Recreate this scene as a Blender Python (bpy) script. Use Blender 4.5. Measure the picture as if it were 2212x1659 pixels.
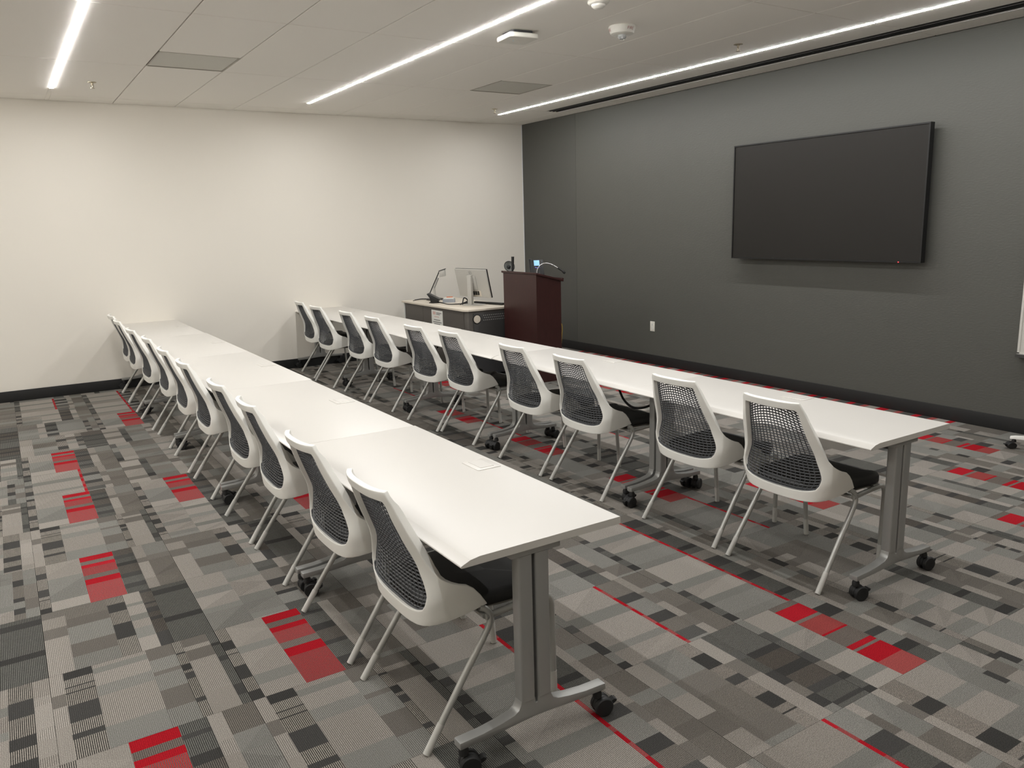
import bpy, bmesh, math, random
from mathutils import Vector, Matrix

random.seed(7)
for o in list(bpy.data.objects):
    bpy.data.objects.remove(o)
SC = bpy.context.scene
COL = SC.collection
R = math.radians

# ------------------------------------------------------------------ camera
CAM_POS = (-6.3622111, -9.5555506, 1.6563527)
CAM_R = (0.8402582, -0.5415254, -0.0267662)
CAM_U = (0.1287743, 0.1513712, 0.9800530)
CAM_F = (0.5266719, 0.8269444, -0.1969254)
cd = bpy.data.cameras.new('camera')
cd.sensor_fit = 'HORIZONTAL'; cd.sensor_width = 36.0; cd.lens = 27.8407
cd.clip_start = 0.05; cd.clip_end = 60
cam = bpy.data.objects.new('camera', cd); COL.objects.link(cam)
cam.matrix_world = Matrix(((CAM_R[0], CAM_U[0], -CAM_F[0], CAM_POS[0]),
                           (CAM_R[1], CAM_U[1], -CAM_F[1], CAM_POS[1]),
                           (CAM_R[2], CAM_U[2], -CAM_F[2], CAM_POS[2]), (0, 0, 0, 1)))
SC.camera = cam

# ------------------------------------------------------------------ world, exposure
w = bpy.data.worlds.new('world'); SC.world = w; w.use_nodes = True
w.node_tree.nodes['Background'].inputs[0].default_value = (0.9, 0.92, 1, 1)
w.node_tree.nodes['Background'].inputs[1].default_value = 0.0
SC.view_settings.view_transform = 'Standard'
SC.view_settings.look = 'None'
SC.view_settings.exposure = 0.0
SC.view_settings.gamma = 1.0
SC.view_settings.use_curve_mapping = False
SC.cycles.use_denoising = True
SC.cycles.max_bounces = 6
SC.cycles.diffuse_bounces = 5
SC.cycles.glossy_bounces = 2
SC.cycles.transmission_bounces = 0
SC.cycles.use_light_tree = False
SC.cycles.adaptive_threshold = 0.03
SC.cycles.caustics_reflective = False
SC.cycles.caustics_refractive = False
LIGHT = 118.0          # radiance of the ceiling light lenses

# ------------------------------------------------------------------ room dimensions
H = 3.010
XL, YF = -8.9, -11.6        # left wall, wall behind the camera
TOP = 0.709                 # table height
TLEN = 1.5332               # table length
CARP = 0.6096
STRIPS = (-0.857, -3.297, -5.735, -8.173)

# ------------------------------------------------------------------ materials
def lin(c):
    c = c / 255.0
    return c / 12.92 if c <= 0.04045 else ((c + 0.055) / 1.055) ** 2.4
def rgb(r, g, b, k=1.0):
    return (lin(r) * k, lin(g) * k, lin(b) * k, 1.0)

def mat(name, col, rough=0.5, metal=0.0, vary=0.06, scale=18.0, bump=0.0, bscale=200.0, emit=None, spec=0.5, stretch=None):
    m = bpy.data.materials.new(name); m.use_nodes = True
    nt = m.node_tree; N = nt.nodes; L = nt.links
    b = N['Principled BSDF']
    b.inputs['Roughness'].default_value = rough
    b.inputs['Metallic'].default_value = metal
    b.inputs['Specular IOR Level'].default_value = spec
    tc = N.new('ShaderNodeTexCoord')
    vec = tc.outputs['Object']
    if stretch:
        mp = N.new('ShaderNodeMapping'); mp.inputs['Scale'].default_value = stretch
        L.new(vec, mp.inputs['Vector']); vec = mp.outputs['Vector']
    no = N.new('ShaderNodeTexNoise'); no.inputs['Scale'].default_value = scale; no.inputs['Detail'].default_value = 3
    L.new(vec, no.inputs['Vector'])
    mx = N.new('ShaderNodeMix'); mx.data_type = 'RGBA'
    mx.inputs['A'].default_value = tuple(c * (1 - vary) for c in col[:3]) + (1,)
    mx.inputs['B'].default_value = tuple(min(1, c * (1 + vary)) for c in col[:3]) + (1,)
    L.new(no.outputs['Fac'], mx.inputs['Factor'])
    L.new(mx.outputs['Result'], b.inputs['Base Color'])
    if bump > 0:
        n2 = N.new('ShaderNodeTexNoise'); n2.inputs['Scale'].default_value = bscale; n2.inputs['Detail'].default_value = 2
        L.new(vec, n2.inputs['Vector'])
        bp = N.new('ShaderNodeBump'); bp.inputs['Strength'].default_value = bump; bp.inputs['Distance'].default_value = 0.002
        L.new(n2.outputs['Fac'], bp.inputs['Height']); L.new(bp.outputs['Normal'], b.inputs['Normal'])
    if emit:
        b.inputs['Emission Color'].default_value = emit[:3] + (1,)
        b.inputs['Emission Strength'].default_value = emit[3]
    return m

M = {}
M['beige'] = mat('beige_paint', rgb(234, 229, 219), 0.65, vary=0.012, scale=1.5, bump=0.08, bscale=160)
M['grey_wall'] = mat('charcoal_paint', rgb(82, 82, 77), 0.55, vary=0.03, scale=3, bump=0.5, bscale=55, stretch=(1, 0.6, 1.6))
M['grey_panel'] = mat('charcoal_panel_paint', rgb(77, 77, 73), 0.5, vary=0.02, scale=3, bump=0.1, bscale=90)
M['base'] = mat('black_rubber_base', rgb(27, 27, 27), 0.55, vary=0.05)
M['ceil'] = mat('ceiling_tile_white', rgb(244, 241, 235), 0.9, vary=0.025, scale=260, bump=0.15, bscale=300)
M['grid'] = mat('ceiling_grid_grey', rgb(172, 167, 158), 0.6, vary=0.02)
M['vent'] = mat('perforated_vent_grey', rgb(206, 205, 197), 0.6, vary=0.12, scale=420)
M['slot'] = mat('slot_black', rgb(22, 22, 24), 0.6)
M['slotgrey'] = mat('slot_blade', rgb(60, 60, 62), 0.5)
M['lens'] = mat('light_lens', (0.9, 0.9, 0.9, 1), 0.4, emit=(1.0, 0.99, 0.98, LIGHT))
M['lens'].cycles.emission_sampling = 'FRONT'
M['fixture'] = mat('fixture_white', rgb(235, 235, 235), 0.4)
M['sub'] = mat('subfloor_dark', rgb(60, 57, 54), 0.95)
M['tabletop'] = mat('white_laminate', rgb(208, 205, 199), 0.33, vary=0.012, scale=4, spec=0.4)
M['silver'] = mat('silver_paint', rgb(160, 160, 157), 0.38, metal=0.45, vary=0.02)
M['silver_leg'] = mat('silver_tube', rgb(176, 176, 171), 0.38, metal=0.4, vary=0.02)
M['glide'] = mat('glide_grey', rgb(190, 189, 183), 0.5)
M['black'] = mat('black_plastic', rgb(22, 22, 22), 0.42)
M['wheel'] = mat('black_rubber', rgb(26, 26, 26), 0.6)
M['white'] = mat('white_polymer', rgb(238, 237, 231), 0.42, vary=0.012, scale=8)
M['lattice'] = mat('dark_grey_elastomer', rgb(80, 82, 85), 0.5, vary=0.05)
M['seat'] = mat('black_vinyl', rgb(30, 30, 28), 0.6, vary=0.1, scale=300, bump=0.2, bscale=700)
M['pan'] = mat('seat_pan_grey', rgb(150, 148, 140), 0.5)
M['tv_frame'] = mat('tv_frame_black', rgb(16, 16, 17), 0.35)
M['tv_screen'] = mat('tv_screen_dark', rgb(33, 31, 28), 0.5, vary=0.03, scale=2, spec=0.3)
M['led'] = mat('red_led', rgb(255, 40, 40), 0.4, emit=(1, 0.03, 0.04, 6.0))
M['plate'] = mat('outlet_white', rgb(226, 224, 214), 0.4)
M['board'] = mat('whiteboard', rgb(205, 203, 196), 0.25, vary=0.01)
M['alu'] = mat('aluminium', rgb(165, 165, 163), 0.35, metal=0.8)
M['wood'] = mat('mahogany', rgb(54, 27, 25), 0.38, vary=0.42, scale=14, stretch=(6, 6, 0.5))
M['desktop'] = mat('desk_laminate', rgb(212, 203, 188), 0.4, vary=0.03, scale=9)
M['desk_edge'] = mat('desk_edge_band', rgb(192, 190, 178), 0.45)
M['desk'] = mat('desk_charcoal', rgb(84, 80, 75), 0.5, vary=0.02)
M['desk_dark'] = mat('desk_dark_metal', rgb(62, 61, 60), 0.45)
M['perf'] = mat('perforation_light', rgb(190, 190, 186), 0.5)
M['mon'] = mat('monitor_silver', rgb(186, 184, 178), 0.4, metal=0.15, vary=0.02)
M['screenblue'] = mat('phone_screen', rgb(120, 170, 205), 0.3, emit=(0.32, 0.58, 0.78, 0.7))
M['violet'] = mat('phone_ring', rgb(120, 110, 190), 0.3, emit=(0.3, 0.27, 0.8, 0.5))
M['chrome'] = mat('gooseneck_chrome', rgb(205, 205, 205), 0.25, metal=0.85)
M['paper'] = mat('paper', rgb(222, 222, 216), 0.8, vary=0.02)
M['ink'] = mat('grey_ink', rgb(120, 120, 118), 0.8)
M['inkred'] = mat('pale_red_ink', rgb(208, 178, 170), 0.8)
M['red'] = mat('red_print', rgb(150, 30, 34), 0.6)
M['orange'] = mat('orange_card', rgb(215, 118, 70), 0.6)
M['blueish'] = mat('caddy_blue_grey', rgb(150, 155, 162), 0.5)
M['yellow'] = mat('yellow_cable', rgb(190, 160, 60), 0.5)
M['screen_white'] = mat('lamp_reflector', rgb(178, 180, 176), 0.3, metal=0.4)
M['clear'] = mat('strobe_lens', rgb(220, 224, 226), 0.08, metal=0.55, vary=0.3, scale=60)
M['brass'] = mat('sprinkler_metal', rgb(170, 160, 140), 0.35, metal=0.8)
M['dome'] = mat('detector_white', rgb(228, 226, 218), 0.45)

def carpet_mat():
    m = bpy.data.materials.new('carpet'); m.use_nodes = True
    nt = m.node_tree; N = nt.nodes; L = nt.links
    b = N['Principled BSDF']; b.inputs['Roughness'].default_value = 0.95; b.inputs['Specular IOR Level'].default_value = 0.1
    a1 = N.new('ShaderNodeAttribute'); a1.attribute_name = 'cola'
    a2 = N.new('ShaderNodeAttribute'); a2.attribute_name = 'colb'
    tc = N.new('ShaderNodeTexCoord')
    sx = N.new('ShaderNodeSeparateXYZ'); L.new(tc.outputs['Object'], sx.inputs[0])
    # ribs along y, about 6.2 mm apart, edges wobbling a little
    wn = N.new('ShaderNodeTexNoise'); wn.inputs['Scale'].default_value = 260; L.new(tc.outputs['Object'], wn.inputs['Vector'])
    wob = N.new('ShaderNodeMath'); wob.operation = 'MULTIPLY_ADD'; wob.inputs[1].default_value = 0.0022; L.new(wn.outputs['Fac'], wob.inputs[0]); L.new(sx.outputs['X'], wob.inputs[2])
    mu = N.new('ShaderNodeMath'); mu.operation = 'MULTIPLY'; mu.inputs[1].default_value = 2 * math.pi / 0.0062; L.new(wob.outputs[0], mu.inputs[0])
    sn = N.new('ShaderNodeMath'); sn.operation = 'SINE'; L.new(mu.outputs[0], sn.inputs[0])
    mr = N.new('ShaderNodeMapRange'); mr.inputs['From Min'].default_value = -0.45; mr.inputs['From Max'].default_value = 0.45; L.new(sn.outputs[0], mr.inputs['Value'])
    mx = N.new('ShaderNodeMix'); mx.data_type = 'RGBA'
    L.new(mr.outputs['Result'], mx.inputs['Factor']); L.new(a1.outputs['Color'], mx.inputs['A']); L.new(a2.outputs['Color'], mx.inputs['B'])
    g = N.new('ShaderNodeTexNoise'); g.inputs['Scale'].default_value = 330; g.inputs['Detail'].default_value = 2; L.new(tc.outputs['Object'], g.inputs['Vector'])
    gr = N.new('ShaderNodeMapRange'); gr.inputs['From Min'].default_value = 0.3; gr.inputs['From Max'].default_value = 0.7; gr.inputs['To Min'].default_value = 0.58; gr.inputs['To Max'].default_value = 1.42
    L.new(g.outputs['Fac'], gr.inputs['Value'])
    hs = N.new('ShaderNodeVectorMath'); hs.operation = 'SCALE'; L.new(mx.outputs['Result'], hs.inputs[0]); L.new(gr.outputs['Result'], hs.inputs['Scale'])
    L.new(hs.outputs['Vector'], b.inputs['Base Color'])
    bp = N.new('ShaderNodeBump'); bp.inputs['Strength'].default_value = 0.35; bp.inputs['Distance'].default_value = 0.002
    L.new(g.outputs['Fac'], bp.inputs['Height']); L.new(bp.outputs['Normal'], b.inputs['Normal'])
    return m
M['carpet'] = carpet_mat()

# ------------------------------------------------------------------ mesh helpers
class MB:
    def __init__(s): s.v = []; s.f = []; s.sm = []
    def add(s, vs, fs, smooth=False):
        o = len(s.v); s.v += [tuple(p) for p in vs]
        s.f += [tuple(i + o for i in f) for f in fs]; s.sm += [smooth] * len(fs); return s
    def box(s, x0, x1, y0, y1, z0, z1):
        return s.add([(x0, y0, z0), (x1, y0, z0), (x1, y1, z0), (x0, y1, z0), (x0, y0, z1), (x1, y0, z1), (x1, y1, z1), (x0, y1, z1)],
                     [(0, 3, 2, 1), (4, 5, 6, 7), (0, 1, 5, 4), (1, 2, 6, 5), (2, 3, 7, 6), (3, 0, 4, 7)])
    def obox(s, c, ax, ay, az):       # oriented box from half-axis vectors
        c, ax, ay, az = map(Vector, (c, ax, ay, az))
        vs = [c + ax * i + ay * j + az * k for k in (-1, 1) for (i, j) in ((-1, -1), (1, -1), (1, 1), (-1, 1))]
        return s.add(vs, [(0, 3, 2, 1), (4, 5, 6, 7), (0, 1, 5, 4), (1, 2, 6, 5), (2, 3, 7, 6), (3, 0, 4, 7)])
    def prism_y(s, pts, y0, y1):      # polygon in x,z (counter-clockwise seen from -y) pulled along y
        n = len(pts)
        vs = [(x, y0, z) for x, z in pts] + [(x, y1, z) for x, z in pts]
        fs = [tuple(range(n)), tuple(range(2 * n - 1, n - 1, -1))] + [(i, i + n, (i + 1) % n + n, (i + 1) % n) for i in range(n)]
        return s.add(vs, fs)
    def prism_z(s, pts, z0, z1):
        n = len(pts)
        vs = [(x, y, z0) for x, y in pts] + [(x, y, z1) for x, y in pts]
        fs = [tuple(range(n - 1, -1, -1)), tuple(range(n, 2 * n))] + [(i, (i + 1) % n, (i + 1) % n + n, i + n) for i in range(n)]
        return s.add(vs, fs)
    def tube(s, pts, r, n=10, cap=True):
        pts = [Vector(p) for p in pts]; m = len(pts)
        rr = r if isinstance(r, (list, tuple)) else [r] * m
        t0 = (pts[1] - pts[0]).normalized()
        up = Vector((0, 0, 1)) if abs(t0.z) < 0.9 else Vector((1, 0, 0))
        nrm = (up - t0 * up.dot(t0)).normalized(); vs = []
        for i, p in enumerate(pts):
            a = pts[max(i - 1, 0)]; b = pts[min(i + 1, m - 1)]
            t = (b - a).normalized(); nrm = (nrm - t * nrm.dot(t)).normalized(); bi = t.cross(nrm)
            vs += [p + (nrm * math.cos(2 * math.pi * k / n) + bi * math.sin(2 * math.pi * k / n)) * rr[i] for k in range(n)]
        fs = [(i * n + k, i * n + (k + 1) % n, (i + 1) * n + (k + 1) % n, (i + 1) * n + k) for i in range(m - 1) for k in range(n)]
        s.add(vs, fs, True)
        if cap:
            s.f += [tuple(len(s.v) - n * m + k for k in range(n - 1, -1, -1)), tuple(len(s.v) - n + k for k in range(n))]; s.sm += [False, False]
        return s
    def lathe(s, prof, n=24, c=(0, 0, 0), mtx=None, cap=True):   # profile (r,z) turned about z
        vs = []
        for r, z in prof:
            for k in range(n):
                a = 2 * math.pi * k / n
                p = Vector((r * math.cos(a), r * math.sin(a), z))
                if mtx: p = mtx @ p
                vs.append(p + Vector(c))
        m = len(prof)
        fs = [(i * n + k, i * n + (k + 1) % n, (i + 1) * n + (k + 1) % n, (i + 1) * n + k) for i in range(m - 1) for k in range(n)]
        s.add(vs, fs, True)
        if not cap: return s
        o = len(s.v) - n * m
        s.f += [tuple(o + k for k in range(n - 1, -1, -1)), tuple(o + (m - 1) * n + k for k in range(n))]; s.sm += [False, False]
        return s
    def grid(s, rows, smooth=True):
        n = len(rows[0]); vs = [p for r in rows for p in r]
        return s.add(vs, [(i * n + k, i * n + k + 1, (i + 1) * n + k + 1, (i + 1) * n + k) for i in range(len(rows) - 1) for k in range(n - 1)], smooth)
    def mesh(s, name, m, bevel=0.0, seg=2, angle=35, fix=False):
        me = bpy.data.meshes.new(name); me.from_pydata([tuple(p) for p in s.v], [], s.f)
        bm = bmesh.new(); bm.from_mesh(me)
        if fix: bmesh.ops.recalc_face_normals(bm, faces=bm.faces)
        if bevel > 0:
            ed = [e for e in bm.edges if len(e.link_faces) == 2 and e.calc_face_angle(0) > R(angle)]
            bmesh.ops.bevel(bm, geom=ed, offset=bevel, segments=seg, profile=0.6, affect='EDGES', clamp_overlap=True)
        bm.to_mesh(me); bm.free()
        me.polygons.foreach_set('use_smooth', [True] * len(me.polygons))
        me.set_sharp_from_angle(angle=R(angle))
        if m: me.materials.append(M[m])
        return me
    def build(s, name, m, parent=None, loc=None, rot=None, **k):
        return link(name, s.mesh(name, m, **k), parent, loc, rot)

def link(name, me, parent=None, loc=None, rot=None):
    o = bpy.data.objects.new(name, me); COL.objects.link(o)
    if parent: o.parent = parent
    if loc: o.location = loc
    if rot: o.rotation_euler = rot
    return o
def tag(o, label, cat, group=None):
    o['label'] = label; o['category'] = cat
    if group: o['group'] = group
    return o
def thing(name, label, cat, loc=(0, 0, 0), rotz=0.0, group=None):
    o = bpy.data.objects.new(name, None); COL.objects.link(o)
    o.location = loc; o.rotation_euler = (0, 0, rotz); o.empty_display_size = 0.1
    return tag(o, label, cat, group)
def struct(name, mb, m, **k):
    o = mb.build(name, m, **k); o['kind'] = 'structure'; return o
def copy_tree(o, parent=None):
    c = o.copy(); COL.objects.link(c); c.parent = parent
    for ch in list(o.children):
        copy_tree(ch, c)
    return c
def bezier(pts, n=8):      # Catmull-Rom through points
    P = [Vector(p) for p in pts]; P = [P[0]] + P + [P[-1]]; out = []
    for i in range(1, len(P) - 2):
        for k in range(n):
            t = k / n
            out.append(0.5 * ((2 * P[i]) + (P[i + 1] - P[i - 1]) * t + (2 * P[i - 1] - 5 * P[i] + 4 * P[i + 1] - P[i + 2]) * t * t + (3 * P[i] - P[i - 1] - 3 * P[i + 1] + P[i + 2]) * t ** 3))
    out.append(P[-2]); return out
def rrect(cx, cy, hx, hy, r, n=4):
    pts = []
    for (sx, sy, a0) in ((1, 1, 0), (-1, 1, 90), (-1, -1, 180), (1, -1, 270)):
        for k in range(n + 1):
            a = R(a0 + 90 * k / n)
            pts.append((cx + sx * (hx - r) + r * math.cos(a), cy + sy * (hy - r) + r * math.sin(a)))
    return pts

# ------------------------------------------------------------------ room shell
T = 0.12
floor = struct('floor', MB().box(XL, 0, YF, 0, -0.12, -0.006), 'sub')
struct('wall_back', MB().box(XL - T, T, 0, T, -0.12, H + 0.1), 'beige')
wr = struct('wall_right', MB().box(0, T, YF, -1.2225, -0.12, H + 0.1), 'grey_wall')
MB().box(0.001, T, -1.2185, 0.0, -0.12, H + 0.1).build('wall_panel', 'grey_panel', wr)
MB().box(0.006, T, -1.2225, -1.2185, -0.12, H + 0.1).build('groove', 'slot', wr)
struct('wall_left', MB().box(XL - T, XL, YF, 0, -0.12, H + 0.1), 'beige')
struct('wall_front', MB().box(XL - T, T, YF - T, YF, -0.12, H + 0.1), 'beige')
struct('baseboard_back', MB().box(XL, 0, -0.012, 0, 0, 0.112), 'base', bevel=0.003)
struct('baseboard_right', MB().box(-0.012, 0, YF, -0.012, 0, 0.112), 'base', bevel=0.003)
struct('baseboard_left', MB().box(XL, XL + 0.012, YF, -0.012, 0, 0.112), 'base', bevel=0.003)
struct('trim_1', MB().box(-0.012, 0, -0.003, 0, 0.112, H), 'fixture')

# ------------------------------------------------------------------ carpet tiles
LT = [(186, 176, 163), (176, 167, 155)]
def c3(t, k=1.0):
    g = sum(t) / 3.0
    if max(t) - min(t) < 40: t = tuple(x + (g - x) * 0.35 for x in t)      # carpet greys are close to neutral
    return tuple(lin(min(255, x)) * k for x in t)
CK = 0.92
def jit(t, a=6):
    d = random.uniform(-a, a); return tuple(max(0, x + d) for x in t)
YARN = dict(
    lightstripe=((164, 155, 143), (112, 105, 96)),
    light=((150, 142, 131), (140, 132, 121)),
    greenstripe=((140, 138, 129), (98, 96, 89)),
    green=((126, 124, 116), (114, 113, 105)),
    taupe=((110, 103, 94), (98, 92, 83)),
    taupestripe=((130, 122, 111), (84, 79, 71)),
    hard=((164, 154, 140), (48, 46, 43)),
    darkstripe=((108, 107, 99), (48, 47, 44)),
    browndark=((106, 97, 86), (48, 45, 42)),
    dark=((68, 66, 63), (56, 55, 52)),
    greydark=((92, 91, 86), (74, 73, 69)),
    red=((164, 24, 36), (152, 21, 32)),
    redstripe=((170, 44, 50), (112, 84, 77)),
    redmid=((156, 66, 66), (132, 70, 65)),
    greyred=((124, 111, 100), (90, 79, 71)))
def col_blocks(kind):
    """rows of (length, yarn) from the far edge of the tile to the near one"""
    ch = random.choice; out = []; L = 0
    def push(l, y):
        nonlocal L; out.append((l, y)); L += l
    while L < 0.61:
        if kind == 'alt':
            push(random.uniform(0.07, 0.15), 'hard'); push(random.uniform(0.05, 0.12), 'dark')
            if random.random() < 0.35: push(0.035, 'hard'); push(0.008, 'dark')
        elif kind == 'altsoft':
            push(random.uniform(0.07, 0.16), ch(['darkstripe', 'taupestripe', 'greenstripe'])); push(random.uniform(0.03, 0.10), ch(['dark', 'dark', 'greydark']))
        elif kind == 'light':
            push(random.uniform(0.06, 0.2), ch(['lightstripe', 'light', 'lightstripe'])); push(random.uniform(0.05, 0.12), ch(['taupe', 'taupe', 'lightstripe', 'green']))
        elif kind == 'green':
            push(random.uniform(0.1, 0.22), ch(['greenstripe', 'lightstripe', 'lightstripe', 'light'])); push(random.uniform(0.04, 0.09), ch(['green', 'green', 'greenstripe']))
        elif kind == 'taupe':
            push(random.uniform(0.08, 0.2), ch(['taupestripe', 'greenstripe'])); push(random.uniform(0.05, 0.13), ch(['taupe', 'green']))
        elif kind == 'dark':
            push(random.uniform(0.06, 0.2), ch(['darkstripe', 'darkstripe', 'browndark'])); push(random.uniform(0.02, 0.06), 'dark')
        elif kind == 'red':
            push(0.068, 'red'); push(0.05, 'greyred'); push(0.045, 'red'); push(0.105, 'redstripe'); push(0.055, 'greyred'); push(0.07, 'red'); push(0.3, 'redstripe')
        elif kind == 'redb':
            push(0.035, 'greyred'); push(0.10, 'red'); push(0.02, 'greyred'); push(0.11, 'redmid'); push(0.012, 'red'); push(0.10, 'greyred'); push(0.03, 'red'); push(0.015, 'greyred'); push(0.09, 'red'); push(0.3, 'redmid')
        elif kind == 'redw':
            push(random.uniform(.04, .08), 'red'); push(random.uniform(.05, .12), ch(['taupe', 'greyred', 'dark'])); push(.05, 'redmid'); push(random.uniform(.05, .12), ch(['taupe', 'light', 'greydark']))
        elif kind == 'redline':
            push(random.uniform(0.05, 0.1), 'red'); push(random.uniform(0.03, 0.09), 'redstripe')
    return out
COLS = [
    [('alt', .045), ('green', .155), ('green', .155), ('dark', .095), ('light', .05), ('taupe', .11)],
    [('light', .09), ('taupe', .168), ('alt', .074), ('light', .071), ('altsoft', .049), ('dark', .158)],
    [('light', .046), ('alt', .10), ('green', .194), ('taupe', .10), ('altsoft', .035), ('light', .10), ('altsoft', .035)],
    [('taupe', .15), ('light', .06), ('altsoft', .09), ('green', .21), ('altsoft', .045), ('taupe', .055)],
    [('green', .17), ('green', .155), ('altsoft', .10), ('light', .05), ('taupe', .135)],
    [('altsoft', .045), ('light', .10), ('taupe', .18), ('green', .15), ('alt', .08), ('light', .055)],
    [('light', .13), ('altsoft', .05), ('taupe', .145), ('light', .07), ('taupe', .155), ('light', .06)],
]
TILE_A = [([(.07, 'taupe'), (.11, 'lightstripe'), (.10, 'taupe'), (.4, 'lightstripe')], .09),
          ([(.12, 'taupestripe'), (.09, 'taupe'), (.17, 'greenstripe'), (.12, 'taupe'), (.2, 'greenstripe')], .168),
          ([(.08, 'hard'), (.09, 'dark'), (.13, 'hard'), (.15, 'dark'), (.2, 'hard')], .074),
          ([(.12, 'light'), (.03, 'green'), (.10, 'lightstripe'), (.06, 'green'), (.08, 'lightstripe'), (.10, 'green'), (.2, 'light')], .071),
          ([(.03, 'dark'), (.12, 'browndark'), (.02, 'dark'), (.04, 'browndark'), (.055, 'dark'), (.05, 'browndark'), (.035, 'dark'), (.13, 'browndark'), (.2, 'dark')], .049),
          ([(.04, 'darkstripe'), (.06, 'dark'), (.26, 'darkstripe'), (.05, 'dark'), (.3, 'darkstripe')], .158)]
TILE_B = [([(.16, 'lightstripe'), (.09, 'taupe'), (.14, 'lightstripe'), (.3, 'light')], .046),
          ([(.06, 'dark'), (.06, 'hard'), (.008, 'dark'), (.035, 'hard'), (.008, 'dark'), (.09, 'hard'), (.12, 'dark'), (.075, 'hard'), (.035, 'dark'), (.3, 'hard')], .10),
          ([(.03, 'lightstripe'), (.045, 'green'), (.10, 'lightstripe'), (.08, 'greenstripe'), (.22, 'lightstripe'), (.3, 'green')], .194),
          ([(.10, 'taupe'), (.10, 'greenstripe'), (.03, 'taupe'), (.12, 'greenstripe'), (.14, 'taupe'), (.3, 'greenstripe')], .10),
          ([(.10, 'hard'), (.015, 'dark'), (.09, 'hard'), (.05, 'dark'), (.02, 'hard'), (.05, 'dark'), (.15, 'hard'), (.03, 'dark'), (.3, 'hard')], .035),
          ([(.07, 'taupe'), (.035, 'lightstripe'), (.09, 'taupe'), (.26, 'lightstripe'), (.3, 'light')], .10),
          ([(.10, 'darkstripe'), (.025, 'dark'), (.10, 'darkstripe'), (.04, 'dark'), (.20, 'darkstripe'), (.08, 'dark'), (.3, 'darkstripe')], .035)]
REDCOLS = [('alt', .045), ('green', .155), ('red', .155), ('dark', .095), ('light', .05), ('taupe', .11)]
REDBCOLS = [('altsoft', .045), ('green', .155), ('redb', .158), ('altsoft', .10), ('light', .04), ('taupe', .112)]
WALLCOLS = [('altsoft', .045), ('green', .145), ('redw', .17), ('altsoft', .10), ('light', .04), ('taupe', .11)]
LINECOLS = [('altsoft', .045), ('green', .289), ('redline', .018), ('altsoft', .11), ('light', .045), ('taupe', .103)]
GAP = 0.0004
def carpet_mesh(cols, name):
    vs, fs, ca, cb = [], [], [], []
    def quad(x0, x1, y0, y1, z, a, b):
        o = len(vs); vs.extend([(x0, y0, z), (x1, y0, z), (x1, y1, z), (x0, y1, z)]); fs.append((o, o + 1, o + 2, o + 3)); ca.append(a); cb.append(b)
    W = CARP - 2 * GAP; D = CY - 2 * GAP
    sc = W / sum(c[1] for c in cols); x = GAP
    for kind, wd in cols:
        x1 = min(x + wd * sc, CARP - GAP); y = CY - GAP
        bl = col_blocks(kind) if isinstance(kind, str) else kind
        for ln, yn in bl:
            y1 = max(y - ln, GAP)
            a, b = YARN[yn]; d = random.uniform(-7, 7)
            A = c3(tuple(max(0, t + d) for t in a), CK); B = c3(tuple(max(0, t + d) for t in b), CK)
            quad(x, x1, y1, y, 0.0, A, B)
            # faint wedge shapes woven into the pale columns
            if isinstance(kind, str) and kind in ('green', 'taupe', 'light') and x1 - x > 0.09 and y - y1 > 0.1 and random.random() < 0.5:
                k = random.choice((0.86, 0.90, 1.07)); A2 = tuple(t * k for t in A); B2 = tuple(t * k for t in B)
                tri = random.choice([[(x, y1), (x1, y1), (x1, y)], [(x, y1), (x1, (y + y1) / 2), (x, y)], [(x, y), (x, y1 + (y - y1) * .3), (x1, y)], [(x, y1), (x1, y1 + .05), (x1, y)]])
                o = len(vs); vs.extend([(p[0], p[1], 0.0003) for p in tri]); fs.append((o, o + 1, o + 2) if ((tri[1][0] - tri[0][0]) * (tri[2][1] - tri[0][1]) - (tri[1][1] - tri[0][1]) * (tri[2][0] - tri[0][0])) > 0 else (o, o + 2, o + 1))
                ca.append(A2); cb.append(B2)
            y = y1
            if y <= GAP + 1e-6: break
        x = x1
    # sides of the tile
    dk = c3((70, 67, 63))
    o = len(vs); a, b = GAP, CARP - GAP; c, d = GAP, CY - GAP
    vs.extend([(a, c, 0), (b, c, 0), (b, d, 0), (a, d, 0), (a, c, -.006), (b, c, -.006), (b, d, -.006), (a, d, -.006)])
    for q in ((4, 5, 1, 0), (5, 6, 2, 1), (6, 7, 3, 2), (7, 4, 0, 3)):
        fs.append(tuple(o + i for i in q)); ca.append(dk); cb.append(dk)
    return vs, fs, ca, cb
def carpet_data(name, vs, fs, ca, cb):
    me = bpy.data.meshes.new(name); me.from_pydata(vs, [], fs)
    for an, arr in (('cola', ca), ('colb', cb)):
        at = me.attributes.new(an, 'FLOAT_COLOR', 'FACE')
        at.data.foreach_set('color', [c for t in arr for c in (t[0], t[1], t[2], 1.0)])
    me.materials.append(M['carpet']); return me
CY = 0.6135
X0, Y0 = -3.962, -8.09
RED = {(-4, 8): 1, (-4, 6): 1, (-4, 4): 1, (-4, 1): 1, (-3, 2): 1, (-3, 6): 1, (-3, 10): 1, (0, 0): 2, (3, 0): 2, (4, 1): 2, (5, 2): 2,
       (1, 3): 2, (1, 5): 2, (1, 7): 2, (-2, 5): 1, (2, 9): 2, (4, 7): 2, (2, 2): 2,
       (-4, 7): 3, (-4, 12): 3, (-3, 11): 3, (-3, 12): 3, (0, 1): 3, (0, 2): 3, (-1, 1): 3, (-1, -1): 3, (-2, 0): 3, (-2, 1): 3, (1, 2): 3, (1, 6): 3, (1, 9): 3, (2, 5): 3}
for k in range(3, 11): RED.setdefault((6, k), 4)
pool = [carpet_data('carpet_tile', *carpet_mesh(COLS[i % len(COLS)], 'carpet_tile')) for i in range(35)]
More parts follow.
